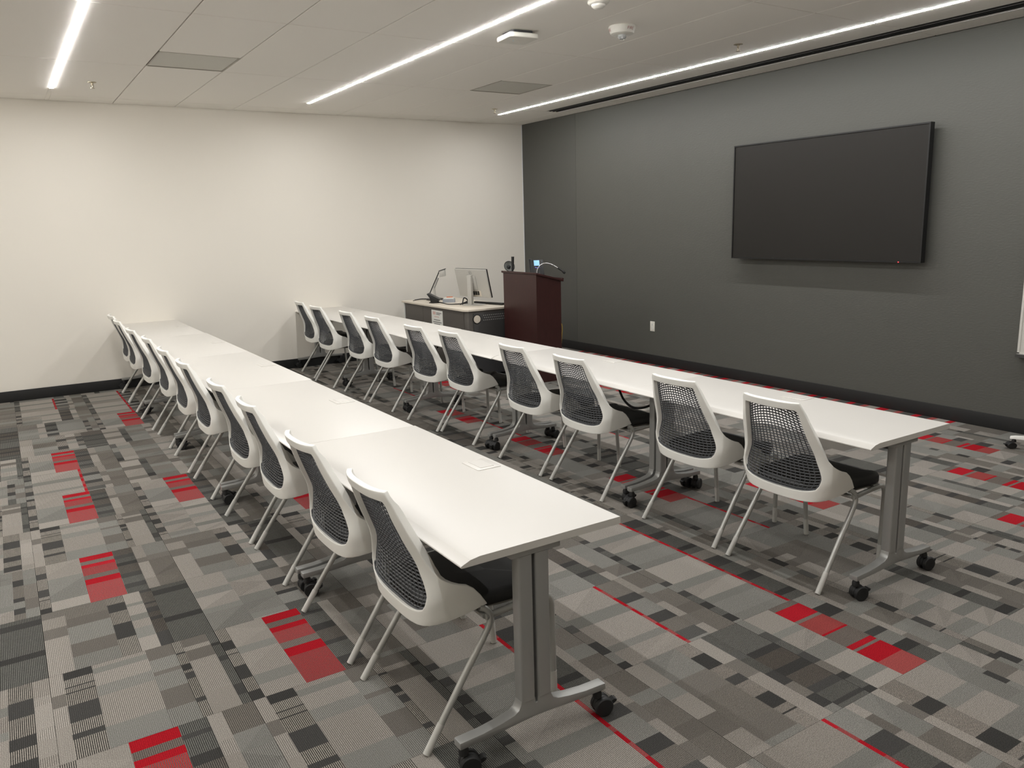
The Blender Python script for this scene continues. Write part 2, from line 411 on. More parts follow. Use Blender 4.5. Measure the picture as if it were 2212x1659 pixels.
poolred = {1: [carpet_data('carpet_tile', *carpet_mesh(REDCOLS, 'c')) for _ in range(4)],
           2: [carpet_data('carpet_tile', *carpet_mesh(REDBCOLS, 'c')) for _ in range(5)],
           3: [carpet_data('carpet_tile', *carpet_mesh(LINECOLS, 'c')) for _ in range(6)],
           4: [carpet_data('carpet_tile', *carpet_mesh(WALLCOLS, 'c')) for _ in range(5)]}
poolred[5] = [carpet_data('carpet_tile', *carpet_mesh(TILE_A, 'c'))]
poolred[6] = [carpet_data('carpet_tile', *carpet_mesh(TILE_B, 'c'))]
RED.update({(-4, 3): 5, (-3, 4): 5, (-1, 3): 5, (-4, 2): 6, (-4, 5): 6, (-3, 1): 6, (3, 2): 5, (2, 0): 6})
pool += poolred[5] + poolred[6]
fv, ff, fa, fb = [], [], [], []
for i in range(-9, 7):
    for k in range(-8, 14):
        x, y = X0 + CARP * i, Y0 + CY * k
        if x + CARP < XL or y + CY < YF or y > -0.005: continue
        kind = RED.get((i, k), 0)
        me = random.choice(poolred[kind] if kind else pool)
        edge = x + CARP > 0 or y + CY > 0 or x < XL or y < YF
        seen = -5 <= i <= 6 and -2 <= k <= 13
        if seen and not edge:
            link('carpet_tile', me, floor, (x, y, 0))
        else:
            # cut tiles along the walls, and the carpet outside the picture
            at = me.attributes['cola'].data; bt = me.attributes['colb'].data
            v2, f2, a2, b2 = [], [], [], []
            for p in me.polygons:
                pts = [(me.vertices[q].co.x + x, me.vertices[q].co.y + y, me.vertices[q].co.z) for q in p.vertices]
                cl = [(min(max(px, XL), -0.0005), min(max(py, YF), -0.0005), pz) for px, py, pz in pts]
                o = len(v2); v2 += cl; f2.append(tuple(range(o, o + len(cl)))); a2.append(tuple(at[p.index].color)[:3]); b2.append(tuple(bt[p.index].color)[:3])
            if seen:
                link('carpet_tile', carpet_data('carpet_tile', [(p[0] - x, p[1] - y, p[2]) for p in v2], f2, a2, b2), floor, (x, y, 0))
            else:
                o = len(fv); fv += v2; ff += [tuple(q + o for q in f) for f in f2]; fa += a2; fb += b2
cf = link('carpet_field', carpet_data('carpet_field', fv, ff, fa, fb), floor); cf['kind'] = 'stuff'

# ------------------------------------------------------------------ ceiling
CX0 = -3.305
ceiling = struct('ceiling', MB().box(XL, 0, YF, 0, H + 0.012, H + 0.1), 'grid')
xs = [CX0 + CARP * i for i in range(-9, 6)]
ys = [-0.354 - 1.8288 * k for k in range(0, 7)]
xe = [x for x in xs if XL + 0.02 < x < -0.02]; xe = [XL] + xe + [0.0]
ye = [0.0] + [y for y in ys if y > YF + 0.05] + [YF]
G = 0.004
VENTS = [(-5.134, -2.187), (-2.086, -2.187)]
tile_cache = {}
def ctile(x0, x1, y0, y1):
    key = (round(x1 - x0, 3), round(y1 - y0, 3))
    if key not in tile_cache:
        hx, hy = (x1 - x0) / 2 - G, (y1 - y0) / 2 - G
        tile_cache[key] = MB().box(-hx, hx, -hy, hy, 0, 0.014).mesh('ceiling_tile', 'ceil', bevel=0.003, seg=1)
    link('ceiling_tile', tile_cache[key], ceiling, ((x0 + x1) / 2, (y0 + y1) / 2, H))
for a in range(len(xe) - 1):
    for b in range(len(ye) - 1):
        x0, x1, y1, y0 = xe[a], xe[a + 1], ye[b], ye[b + 1]
        # room for the light lines between tiles
        for s in STRIPS:
            if abs(x0 - s) < 0.06: x0 = max(x0, s + 0.0135)
            if abs(x1 - s) < 0.06: x1 = min(x1, s - 0.0135)
        vent = [v for v in VENTS if abs(v[0] - xe[a]) < 0.05 and abs(v[1] - y1) < 0.05]
        if vent:
            ctile(x0, x1, y0, y1 - 0.6096)
        elif x0 > -0.9 and x0 < -0.8:        # column that holds the slot diffuser
            if b == 0: ctile(x0, x1, y0, y1)
            elif b == 1:
                ctile(x0, x1, -1.245, y1); ctile(x0, -0.468, y0, -1.245)
            else: ctile(x0, -0.468, y0, y1)
        else:
            ctile(x0, x1, y0, y1)
# slot air diffuser beside the charcoal wall
sd = thing('slot_diffuser', 'long black slot air diffuser in the ceiling beside the charcoal wall', 'air diffuser', (-0.365, -1.25, H))
MB().box(-0.098, 0.105, YF + 1.25 + 0.4, 0, 0.006, 0.011).build('backing', 'slot', sd)
for dx in (-0.05, 0.0, 0.05):
    MB().box(dx - 0.006, dx + 0.006, YF + 1.25 + 0.4, -0.004, -0.002, 0.006).build('blade', 'slotgrey' if dx < 0 else 'slot', sd)
MB().box(0.085, 0.105, YF + 1.65, 0, -0.004, 0.006).build('edge_frame', 'fixture', sd)
# return air vents
for n, (vx, vy) in enumerate(VENTS):
    t = thing('ceiling_vent', ['grey perforated square vent in the ceiling, left of the middle light line', 'grey perforated square vent in the ceiling, right of the middle light line'][n], 'air vent', (vx + CARP / 2, vy - CARP / 2, H), 0, 'square ceiling vents')
    f = MB()
    for sx in (-1, 1): f.box(sx * 0.297 - 0.004, sx * 0.297 + 0.004, -0.301, 0.301, -0.001, 0.010)
    for sy in (-1, 1): f.box(-0.301, 0.301, sy * 0.297 - 0.004, sy * 0.297 + 0.004, -0.001, 0.010)
    f.build('frame', 'grid', t)
    MB().box(-0.292, 0.292, -0.292, 0.292, 0.004, 0.010).build('perforated_panel', 'vent', t)
# linear lights
SEG = [-0.785, -2.06, -3.335, -3.97, -5.245, -5.88, -7.155, -8.43, -9.065]
SL = ['continuous white linear ceiling light nearest the charcoal wall', 'continuous white linear ceiling light along the middle of the ceiling',
      'continuous white linear ceiling light at the left edge of the ceiling', 'continuous white linear ceiling light farthest left, beyond the picture edge']
for n, sx in enumerate(STRIPS):
    t = thing('linear_light', SL[n], 'ceiling light', (sx, -0.785, H), 0, 'linear ceiling lights')
    MB().box(-0.0168, 0.0168, -8.286, 0.006, -0.0006, 0.011).build('housing', 'fixture', t)
    for a, b in zip(SEG[:-1], SEG[1:]):
        prof = [(-0.015, -0.0008), (-0.0148, -0.0028), (-0.007, -0.0048), (0.007, -0.0048), (0.0148, -0.0028), (0.015, -0.0008)]
        lens = MB()      # the lens is a thin open trough facing the room
        lens.grid([[(x, yy, z) for yy in (b + 0.785 + 0.006, a + 0.785 - 0.006)] for x, z in ((-0.015, -0.0008), (-0.0148, -0.0026), (-0.007, -0.0046), (0.007, -0.0046), (0.0148, -0.0026), (0.015, -0.0008))], False)
        lens.build('lens', 'lens', t)
        MB().prism_y([(x * 1.05, z * 1.04) for x, z in prof], b + 0.785 - 0.006, b + 0.785 + 0.006).build('joint_cap', 'fixture', t, fix=True)
for sx in STRIPS:      # plain tile edge where the light lines stop short of the wall
    MB().box(sx - 0.0165, sx + 0.0165, -0.778, -0.003, H + 0.0015, H + 0.012).build('tile_filler', 'ceil', ceiling)
    MB().box(sx - 0.0165, sx + 0.0165, YF, -9.075, H + 0.0015, H + 0.012).build('tile_filler', 'ceil', ceiling)
# small ceiling devices
def sprinkler(x, y, lab):
    t = thing('sprinkler', lab, 'sprinkler', (x, y, H), 0, 'ceiling sprinklers')
    MB().lathe([(0.036, 0.001), (0.036, -0.003), (0.018, -0.007), (0.012, -0.007)], 20).build('escutcheon', 'brass', t, fix=True)
    b = MB().lathe([(0.009, -0.006), (0.009, -0.022), (0.006, -0.026)], 12)
    for s in (-1, 1): b.tube([(s * 0.008, 0, -0.02), (s * 0.012, 0, -0.034), (s * 0.004, 0, -0.048)], 0.0022, 6)
    b.tube([(0, 0, -0.024), (0, 0, -0.05)], 0.0025, 8)
    b.build('frame_arms', 'brass', t)
    MB().lathe([(0.004, -0.047), (0.018, -0.05), (0.018, -0.052), (0.004, -0.053)], 16).build('deflector', 'brass', t, fix=True)
sprinkler(-5.44, -1.24, 'small ceiling sprinkler head by the left light line')
sprinkler(-1.165, -1.18, 'small ceiling sprinkler head near the far corner of the room')
sprinkler(-1.205, -4.93, 'small ceiling sprinkler head beside the fire strobe')
t = thing('occupancy_sensor', 'round white sensor dome at the top edge of the ceiling', 'sensor', (-3.0, -5.40, H))
MB().lathe([(0.066, 0.001), (0.068, -0.010), (0.060, -0.018), (0.045, -0.021)], 28).build('base', 'dome', t, fix=True)
MB().lathe([(0.045, -0.02), (0.042, -0.032), (0.03, -0.042), (0.012, -0.046)], 28).build('dome', 'dome', t, fix=True)
t = thing('access_point', 'square white wireless access point on the ceiling by the middle light', 'access point', (-3.005, -4.485, H), R(-6))
MB().prism_z(rrect(0, 0, 0.085, 0.085, 0.02), -0.022, 0.001).build('bracket', 'slotgrey', t)
b = MB(); b.prism_z(rrect(0, 0, 0.118, 0.118, 0.03), -0.055, -0.022)
b.build('cover', 'dome', t, bevel=0.010, seg=3, angle=50)
MB().lathe([(0.003, -0.055), (0.003, -0.0565)], 8, c=(-0.03, 0.01, 0)).build('indicator', 'screenblue', t)
# fire strobe with lettering
t = thing('fire_strobe', 'round white fire alarm strobe with red lettering on the ceiling', 'alarm strobe', (-2.435, -4.965, H))
MB().lathe([(0.094, 0.001), (0.096, -0.008), (0.082, -0.05), (0.074, -0.055), (0.02, -0.057)], 40).build('housing', 'dome', t, fix=True)
MB().lathe([(0.030, -0.052), (0.031, -0.072), (0.022, -0.084), (0.008, -0.086)], 20).build('strobe_lens', 'clear', t, fix=True)
def ring_text(txt, a_mid, parent):
    cu = bpy.data.curves.new('lettering', 'FONT'); cu.body = txt; cu.size = 0.026; cu.align_x = 'CENTER'; cu.align_y = 'CENTER'; cu.space_character = 1.15
    to = bpy.data.objects.new('tmp', cu); COL.objects.link(to)
    bpy.context.view_layer.update()
    me = bpy.data.meshes.new_from_object(to.evaluated_get(bpy.context.evaluated_depsgraph_get()))
    bpy.data.objects.remove(to)
    for v in me.vertices:
        zz = -0.027 + v.co.y; r = 0.0965 - 0.0135 * ((-zz - 0.008) / 0.042)
        a = a_mid + v.co.x / 0.09
        v.co = (r * math.cos(a), r * math.sin(a), zz)
    me.materials.append(M['red'])
    return link('lettering', me, parent)
to_cam = math.atan2(CAM_POS[1] + 4.965, CAM_POS[0] + 2.435)
ring_text('FIRE', to_cam + R(42), t)
ring_text('FIRE', to_cam - R(78), t)

# ------------------------------------------------------------------ wall-mounted things
tv = thing('wall_television', 'large black flat television mounted on the charcoal wall', 'television', (0, -4.925, 1.812))
TW, TH = 0.990, 0.546
fr = MB()
for s in (-1, 1):
    fr.box(-0.112, -0.055, s * TW - 0.012 * (s > 0), s * TW + 0.012 * (s < 0), -TH, TH)
    fr.box(-0.112, -0.055, -TW + 0.012, TW - 0.012, s * TH - 0.012 * (s > 0), s * TH + 0.012 * (s < 0))
fr.build('bezel', 'tv_frame', tv)
MB().box(-0.106, -0.07, -TW + 0.0115, TW - 0.0115, -TH + 0.0115, TH - 0.0115).build('screen', 'tv_screen', tv)
MB().box(-0.07, -0.045, -TW + 0.0115, TW - 0.0115, -TH + 0.0115, TH - 0.0115).build('back_cover', 'tv_frame', tv)
MB().box(-0.045, 0, -0.35, 0.35, -0.25, 0.25).build('wall_mount', 'black', tv)
MB().box(-0.1145, -0.110, -0.803, -0.797, -TH + 0.001, -TH + 0.007).build('standby_light', 'led', tv)
t = thing('wall_outlet', 'white electrical outlet plate on the charcoal wall below the television', 'outlet', (0, -2.668, 0.447))
MB().box(-0.005, 0, -0.037, 0.037, -0.058, 0.058).build('cover_plate', 'plate', t, bevel=0.002)
for s in (-1, 1):
    rc = MB().prism_z(rrect(0, 0, 0.016, 0.013, 0.006), 0, 0.002).mesh('receptacle', 'paper')
    q = link('receptacle', rc, t, (-0.0045, 0, s * 0.021), (0, R(-90), 0))
    sl = MB()
    for dy in (-0.005, 0.005): sl.box(-0.005, 0.005, dy - 0.001, dy + 0.001, 0.0018, 0.0026)
    sl.build('slots', 'ink', q)
wb = thing('whiteboard', 'wall-mounted whiteboard at the right edge of the charcoal wall', 'whiteboard', (0, -7.9, 1.28))
MB().box(-0.022, -0.004, -1.23, 1.23, -0.665, 0.62).build('board', 'board', wb)
f = MB()
for s in (-1, 1):
    f.box(-0.028, 0, s * 1.23 - 0.008, s * 1.23 + 0.008, -0.668, 0.628)
f.box(-0.028, 0, -1.238, 1.238, 0.612, 0.628); f.box(-0.028, 0, -1.238, 1.238, -0.672, -0.660)
f.build('frame', 'board', wb)
MB().box(-0.06, 0, -1.235, 1.235, -0.694, -0.672).build('tray', 'desk_dark', wb)

# ------------------------------------------------------------------ tables
def caster_mesh():
    b = MB(); rot = Matrix.Rotation(R(90), 3, 'X')
    for s in (-1, 1):
        b.lathe([(0.012, -0.010), (0.030, -0.010), (0.033, -0.006), (0.033, 0.006), (0.030, 0.010), (0.012, 0.010)], 22, c=(0.018, s * 0.0165, 0.033), mtx=rot)
    hood = [(0.018 + 0.031 * math.cos(R(a)), 0.033 + 0.031 * math.sin(R(a))) for a in range(0, 196, 15)]
    b.prism_y(hood[::-1] if False else hood, -0.006, 0.006)
    b.lathe([(0.016, 0.066), (0.016, 0.082), (0.012, 0.09), (0.006, 0.104)], 14)
    b.prism_y([(0.05, 0.030), (0.066, 0.038), (0.070, 0.046), (0.060, 0.050), (0.045, 0.042)], -0.012, 0.012)
    return b.mesh('caster', 'wheel', fix=True)
CASTER = caster_mesh()
def leg_mesh():
    top = [(-.283, .120), (-.20, .122), (-.13, .130), (-.085, .139), (-.068, .149), (-.060, .165), (-.0585, .176), (-.0045, .176), (-.004, .158), (0, .153), (.004, .158), (.0045, .176), (.0565, .176), (.058, .165), (.066, .149), (.085, .139), (.13, .130), (.20, .122), (.283, .120)]
    bot = [(.283, .096), (.15, .100), (.05, .106), (0, .108), (-.05, .106), (-.15, .100), (-.283, .096)]
    pts = (top + bot)[::-1]
    return MB().prism_y(pts, -0.02, 0.02).mesh('leg', 'silver', bevel=0.004, seg=2, angle=40, fix=True)
LEG = leg_mesh()
POST = MB().prism_z(rrect(0, 0, 0.0262, 0.0225, 0.008), 0.172, 0.664).mesh('post', 'silver')
BRK = MB().box(-0.085, 0.10, -0.024, 0.024, 0.664, 0.684).mesh('bracket', 'silver', bevel=0.004)
def top_mesh():
    pr = [(.300, .7075), (.2985, .709), (-.236, .709), (-.268, .7045), (-.299, .692), (-.301, .689), (-.299, .685), (-.29, .684), (.2985, .684), (.300, .6855)]
    h = TLEN / 2 - 0.0008
    return MB().prism_y(pr[::-1], -h, h).mesh('tabletop', 'tabletop', bevel=0.0012, seg=2, angle=12, fix=True)
TTOP = top_mesh()
PU = MB().prism_z(rrect(0, 0, 0.053, 0.069, 0.006), 0, 0.0022).mesh('power_unit', 'tabletop', bevel=0.0008)
LID = MB().prism_z(rrect(0, 0, 0.030, 0.048, 0.002), 0.0022, 0.0034).mesh('lid', 'tabletop')
LIDGAP = MB().box(-0.032, 0.032, 0.048, 0.0495, 0.0022, 0.0026).box(0.030, 0.0318, -0.05, 0.0495, 0.0022, 0.0026).mesh('lid_gap', 'ink')
CROSS = MB().box(-0.085, -0.045, -0.71, 0.71, 0.640, 0.672).mesh('crossbar', 'slotgrey', bevel=0.004)
HINGE = MB().box(-0.06, 0.02, -0.035, 0.035, 0.60, 0.684).mesh('cable_box', 'black', bevel=0.004)
ORD = ['nearest the camera', 'second from the camera', 'third from the camera', 'fourth from the camera', 'farthest away, against the beige wall']
for row, (cx, rn) in enumerate(((-5.049, 'left row'), (-3.079, 'right row'))):
    for i in range(5):
        dx = [0.0, -0.006, 0.005, 0.006, -0.004][i] if row == 0 else [0, 0.004, -0.003, 0.003, 0][i]
        t = thing('training_table', 'white wheeled training table in the %s, %s' % (rn, ORD[i]), 'table', (cx + dx, -7.6645 + TLEN * (i + 0.5), 0), 0, 'white training tables in two rows')
        link('tabletop', TTOP, t)
        pu = link('power_unit', PU, t, (0.228, 0.012, TOP)); link('lid', LID, pu); link('lid_gap', LIDGAP, pu)
        link('crossbar', CROSS, t)
        link('cable_box', HINGE, t, (0.20, 0.0, 0))
        for s in (-1, 1):
            lg = link('leg', LEG, t, (-0.04, s * 0.7355, 0))
            link('post', POST, lg, (-0.0315, 0, 0)); link('post', POST, lg, (0.0305, 0, 0)); link('bracket', BRK, lg)
            rng = random.Random(row * 100 + i * 10 + s)
            for sx in (-1, 1):
                az = R(rng.uniform(-25, 25)) + (0 if sx > 0 else R(0)) + (math.pi if rng.random() < 0.25 else 0)
                if i == 0 and s == -1: az = R(-18) if sx < 0 else R(-12)
                link('caster', CASTER, lg, (sx * 0.262, 0, 0), (0, 0, az))

# ------------------------------------------------------------------ chairs
def lerp(a, b, t): return a + (b - a) * t
def interp(tab, t):
    for (t0, v0), (t1, v1) in zip(tab[:-1], tab[1:]):
        if t <= t1:
            k = (t - t0) / (t1 - t0); k = max(0, min(1, k))
            return tuple(lerp(a, b, k) for a, b in zip(v0, v1)) if isinstance(v0, tuple) else lerp(v0, v1, k)
    return tab[-1][1]
EDGE = [(0, (-.018, .243, .440)), (.06, (-.050, .250, .488)), (.10, (-.085, .253, .527)), (.14, (-.115, .256, .536)), (.19, (-.150, .256, .550)), (.25, (-.184, .250, .570)), (.33, (-.209, .235, .600)),
        (.45, (-.235, .218, .650)), (.60, (-.260, .205, .705)), (.75, (-.281, .189, .757)), (.88, (-.302, .172, .812)), (.97, (-.318, .161, .850)), (1.0, (-.321, .154, .862))]
MID = [(0, (-.240, .386)), (.12, (-.242, .434)), (.25, (-.243, .495)), (.40, (-.258, .568)), (.60, (-.292, .666)), (.80, (-.328, .764)), (1.0, (-.352, .860))]
PLAN = [(0, (0, 1)), (.15, (.22, 1)), (.3, (.44, .995)), (.45, (.64, .975)), (.56, (.78, .93)), (.65, (.88, .85)), (.73, (.945, .72)), (.82, (.98, .5)), (.91, (.995, .25)), (1.0, (1, 0))]
def surf(a, v):
    xe_, ye_, ze_ = interp(EDGE, v); xm, zm = interp(MID, v)
    s = min(1, max(0, (v - 0.10) / 0.40)); s = s * s * (3 - 2 * s)
    aa = abs(a); py_, px_ = interp(PLAN, aa)
    gy = lerp(py_, aa, s); gx = lerp(1 - px_, aa ** 3, s)
    return Vector((lerp(xm, xe_, gx), math.copysign(ye_ * gy, a), lerp(zm, ze_, aa ** 2.4)))
YIN = [(.10, .16), (.115, .185), (.14, .203), (.18, .213), (.23, .218), (.28, .210), (.36, .195), (.48, .182), (.60, .170), (.75, .158), (.90, .145), (.93, .136), (.94, .12)]
VB, VT = 0.115, 0.93
def a_of(y, v):
    lo, hi = 0.0, 1.0
    for _ in range(30):
        m = (lo + hi) / 2
        if surf(m, v).y < y: lo = m
        else: hi = m
    return lo
def chair_shell():
    inner, outer = [], []
    nb, ns, nt = 26, 26, 10
    def ein(u):      # right inner edge, u 0..1 bottom to top
        v = lerp(VB + 0.012, VT - 0.012, u); return (a_of(interp(YIN, v), v), v)
    ab, at_ = ein(0)[0], ein(1)[0]
    for k in range(nb):                  # bottom, left to right
        u = k / nb; inner.append((lerp(-ab, ab, u), VB + 0.012 * abs(2 * u - 1) ** 6)); outer.append((lerp(-1, 1, u), 0.0))
    for k in range(ns):
        u = k / ns; inner.append(ein(u)); outer.append((1.0, u ** 1.15 if u < 1 else 1))
    for k in range(nt):
        u = k / nt; inner.append((lerp(at_, -at_, u), VT - 0.012 * abs(2 * u - 1) ** 6)); outer.append((lerp(1, -1, u), 1.0))
    for k in range(ns):
        u = 1 - k / ns; q = ein(u); inner.append((-q[0], q[1])); outer.append((-1.0, u ** 1.15))
    n = len(inner); NR = 6; vs = []; fs = []
    for j in range(NR + 1):
        for i in range(n):
            a = lerp(inner[i][0], outer[i][0], j / NR); v = lerp(inner[i][1], outer[i][1], j / NR)
            vs.append(surf(a, v))
    for j in range(NR):
        for i in range(n):
            fs.append((j * n + i, j * n + (i + 1) % n, (j + 1) * n + (i + 1) % n, (j + 1) * n + i))
    me = bpy.data.meshes.new('back_frame'); me.from_pydata([tuple(p) for p in vs], [], fs)
    bm = bmesh.new(); bm.from_mesh(me); bmesh.ops.recalc_face_normals(bm, faces=bm.faces); bm.normal_update()
    # give it thickness towards the sitter, thickest at the top rail
    base = list(bm.verts); c = Vector((0.1, 0, 0.62)); offs = []
    for vv in base:
        nn = vv.normal.copy()
        if nn.dot(c - vv.co) < 0: nn = -nn
        th = lerp(0.020, 0.034, max(0, min(1, (vv.co.z - 0.46) / 0.12)))
        th = lerp(th, 0.020, max(0, min(1, (vv.co.z - 0.80) / 0.03)))
        if abs(vv.co.y) > 0.2 and vv.co.x > -0.2: th = lerp(0.012, th, max(0, min(1, (-0.1 - vv.co.x) / 0.1)))
        offs.append(vv.co + nn * th)
    m = len(base)
    me2 = MB()
    V = [v.co.copy() for v in base] + offs
    F = [tuple(v.index for v in f.verts) for f in bm.faces]
    F2 = F + [tuple(i + m for i in reversed(f)) for f in F]
    for e in bm.edges:
        if len(e.link_faces) == 1:
            f = e.link_faces[0]; ids = [v.index for v in f.verts]; a, b = e.verts[0].index, e.verts[1].index
            ia = ids.index(a)
            if ids[(ia + 1) % 4] != b: a, b = b, a
            F2.append((b, a, a + m, b + m))
    bm.free(); me2.add(V, F2, True)
    return me2.mesh('back_frame', 'white', bevel=0.0065, seg=3, angle=50, fix=True)
def lattice_pt(q, v, off=0.012):
    y = q * interp(YIN, v) * 1.01; a = a_of(abs(y), v)
    p = surf(a, v); p.y = y
    p.x += off + lerp(0.0, 0.014, max(0, min(1, (p.z - 0.46) / 0.12))) + 0.008 * (1 - q * q)
    return p
def chair_lattice():
    b = MB(); NV, NH = 17, 32
    for i in range(NV):
        q = -1 + 2 * (i + 0.5) / NV
        b.tube([lattice_pt(q * lerp(1, .985, k / 16), lerp(VB + .004, VT - .002, k / 16)) for k in range(17)], 0.0029, 4, cap=False)
    for j in range(NH):
        v0 = VB + 0.02 + (VT - VB + 0.075) * (j / (NH - 1)) ** 0.95
        row = []
        for k in range(13):
            q = -1 + 2 * k / 12
            vv = v0 - 0.115 * abs(q) ** 2.4 * min(1, max(0.0, (v0 - .16) * 2.2))
            if VB <= vv <= VT: row.append(lattice_pt(q, vv))
        if len(row) > 2: b.tube(row, 0.0031, 4, cap=False)
    rim = []
    for k in range(14): v = lerp(VB + .010, VT - .01, k / 13); rim.append(lattice_pt(1.0, v, .008))
    for k in range(1, 10): rim.append(lattice_pt(1 - 2 * k / 10, VT - .002, .008))
    for k in range(14): v = lerp(VT - .01, VB + .010, k / 13); rim.append(lattice_pt(-1.0, v, .008))
    for k in range(1, 12): rim.append(lattice_pt(-1 + 2 * k / 12, VB + .002, .008))
    rim.append(rim[0]); b.tube(rim, 0.0055, 5, cap=False)
    return b.mesh('back_lattice', 'lattice', angle=80)
def chair_seat():
    rows = []
    def outline(k, inset, z, n=44):
        pts = []
        for i in range(n):
            a = 2 * math.pi * i / n; c_, s_ = math.cos(a), math.sin(a)
            x = math.copysign(abs(c_) ** 0.42, c_); y = math.copysign(abs(s_) ** 0.42, s_)
            wd = lerp(0.205, 0.238, (x + 1) / 2) - inset; pts.append(Vector((0.028 + x * (0.232 - inset), y * wd, z - (0.012 if x > 0.9 else 0))))
        return pts
    for inset, z in ((0.012, 0.413), (0.0, 0.420), (0.0, 0.444), (0.006, 0.456), (0.025, 0.463), (0.09, 0.4665), (0.17, 0.467)):
        r_ = outline(0, inset, z); rows.append(r_ + [r_[0]])
    b = MB(); b.grid(rows); n = len(rows[0]) - 1; tot = len(b.v)
    b.f.append(tuple(range(n))); b.sm.append(False); b.f.append(tuple(tot - n - 1 + i for i in range(n))); b.sm.append(True)
    return b.mesh('seat', 'seat', angle=60, fix=True)
SHELL, LATT, SEAT = chair_shell(), chair_lattice(), chair_seat()
PAN = MB().prism_z([(-.17, -.16), (.05, -.205), (.22, -.21), (.24, -.19), (.24, .19), (.22, .21), (.05, .205), (-.17, .16)], 0.402, 0.413).mesh('seat_pan', 'pan', bevel=0.003)
def leg_path(s, front):
    if front: pts = [(-.03, .246 * s, .398), (.03, .242 * s, .400), (.17, .232 * s, .402), (.222, .228 * s, .396), (.246, .225 * s, .365), (.252, .222 * s, .31), (.262, .212 * s, .085)]
    else: pts = [(-.045, .236 * s, .432), (-.024, .243 * s, .422), (-.013, .247 * s, .398), (-.020, .250 * s, .368), (-.048, .252 * s, .325), (-.12, .2545 * s, .225), (-.2185, .2595 * s, .085)]
    return bezier(pts, 5)
LEGM = {(s, f): MB().tube(leg_path(s, f), 0.0115, 10).mesh('leg', 'silver_leg', angle=60) for s in (-1, 1) for f in (True, False)}
GLIDE = {}
for s in (-1, 1):
    GLIDE[(s, True)] = MB().tube([(.2615, .2125 * s, .088), (.266, .2085 * s, .002)], [0.0125, 0.0125], 12).mesh('glide', 'glide', angle=60)
    GLIDE[(s, False)] = MB().tube([(-.2165, .2593 * s, .088), (-.2755, .2620 * s, .002)], [0.0125, 0.0125], 12).mesh('glide', 'glide', angle=60)
BAR = MB().tube([(.16, -.233, .400), (.16, .233, .400)], 0.010, 10).mesh('stretcher', 'silver_leg', angle=60)
BAR2 = MB().tube([(-.03, -.244, .400), (-.03, .244, .400)], 0.010, 10).mesh('stretcher', 'silver_leg', angle=60)
LOGO = MB().lathe([(0.006, 0.0), (0.006, 0.0008)], 14).mesh('emblem', 'white')
def make_chair(label):
    t = thing('mesh_back_chair', label, 'chair', group='white mesh-back chairs along the tables')
    link('back_frame', SHELL, t); link('back_lattice', LATT, t); link('seat', SEAT, t); link('seat_pan', PAN, t)
    for s in (-1, 1):
        for f in (True, False):
            lg = link('leg', LEGM[(s, f)], t); link('glide', GLIDE[(s, f)], lg)
    link('stretcher', BAR, t); link('stretcher', BAR2, t)
    return t
CH = {0: [(-5.135, -7.217), (-5.139, -6.552), (-5.128, -5.722), (-5.130, -5.095), (-5.134, -4.212), (-5.137, -3.520), (-5.128, -2.735), (-5.15, -2.005), (-5.15, -1.14), (-5.135, -0.535)],
      1: [(-3.195, -7.235), (-3.186, -6.604), (-3.203, -5.722), (-3.210, -5.095), (-3.187, -4.150), (-3.225, -3.600), (-3.214, -2.715), (-3.217, -2.06), (-3.25, -1.265), (-3.20, -0.60)]}
CO = ['nearest the camera', 'second from the camera', 'third from the camera', 'fourth from the camera', 'fifth from the camera', 'sixth from the camera', 'seventh from the camera', 'eighth from the camera', 'ninth from the camera', 'at the beige wall']
YAW = {0: [0, 1, -1, 0.5, 0, -0.5, 0, 1.5, 0, 0], 1: [0, 0.5, 0, -1, 0, 1.5, 0, 0, 2, -3]}
proto = None
for row in (0, 1):
    for i, (x, y) in enumerate(CH[row]):
        lab = 'white chair with dark mesh back at the %s of tables, %s' % (('left row', 'right row')[row], CO[i])
        if proto is None: c = proto = make_chair(lab)
        else: c = copy_tree(proto); c['label'] = lab
        c.location = (x, y - 0.012, 0); c.rotation_euler = (0, 0, R(YAW[row][i]))

# ------------------------------------------------------------------ lectern and what stands on it
LX0, LX1, LY0, LY1 = -1.70, -1.385, -2.755, -2.117
def ltop(x): return 1.142 - (x - LX0) * (0.080 / 0.315)
t = thing('lectern', 'dark mahogany wooden lectern with a sloping top by the charcoal wall', 'lectern', (LX0, LY0, 0))
W_, D_ = LX1 - LX0, LY1 - LY0
MB().box(0, 0.02, 0, D_, 0.0, ltop(LX0)).build('front_panel', 'wood', t)
for y in (0, D_ - 0.02):
    MB().prism_y([(0.0205, 0.0), (W_, 0.0), (W_, ltop(LX1)), (0.0205, ltop(LX0 + .0205))], y, y + 0.02).build('side_panel', 'wood', t, fix=True)
MB().box(0.021, W_ - 0.02, 0.0205, D_ - 0.0205, 0.55, 0.57).build('shelf', 'wood', t)
MB().prism_y([(-0.012, ltop(LX0 - .012)), (W_ + 0.025, ltop(LX1 + .025)), (W_ + 0.025, ltop(LX1 + .025) + 0.022), (-0.012, ltop(LX0 - .012) + 0.022)], -0.018, D_ + 0.022).build('top', 'wood', t, fix=True, bevel=0.004)
MB().prism_y([(W_ + .010, ltop(LX1 + .01) + .022), (W_ + .025, ltop(LX1 + .025) + .022), (W_ + .025, ltop(LX1 + .025) + .034), (W_ + .012, ltop(LX1 + .01) + .036)], -0.018, D_ + 0.022).build('ledge', 'wood', t, fix=True)
def lz(x): return ltop(x) + 0.0225
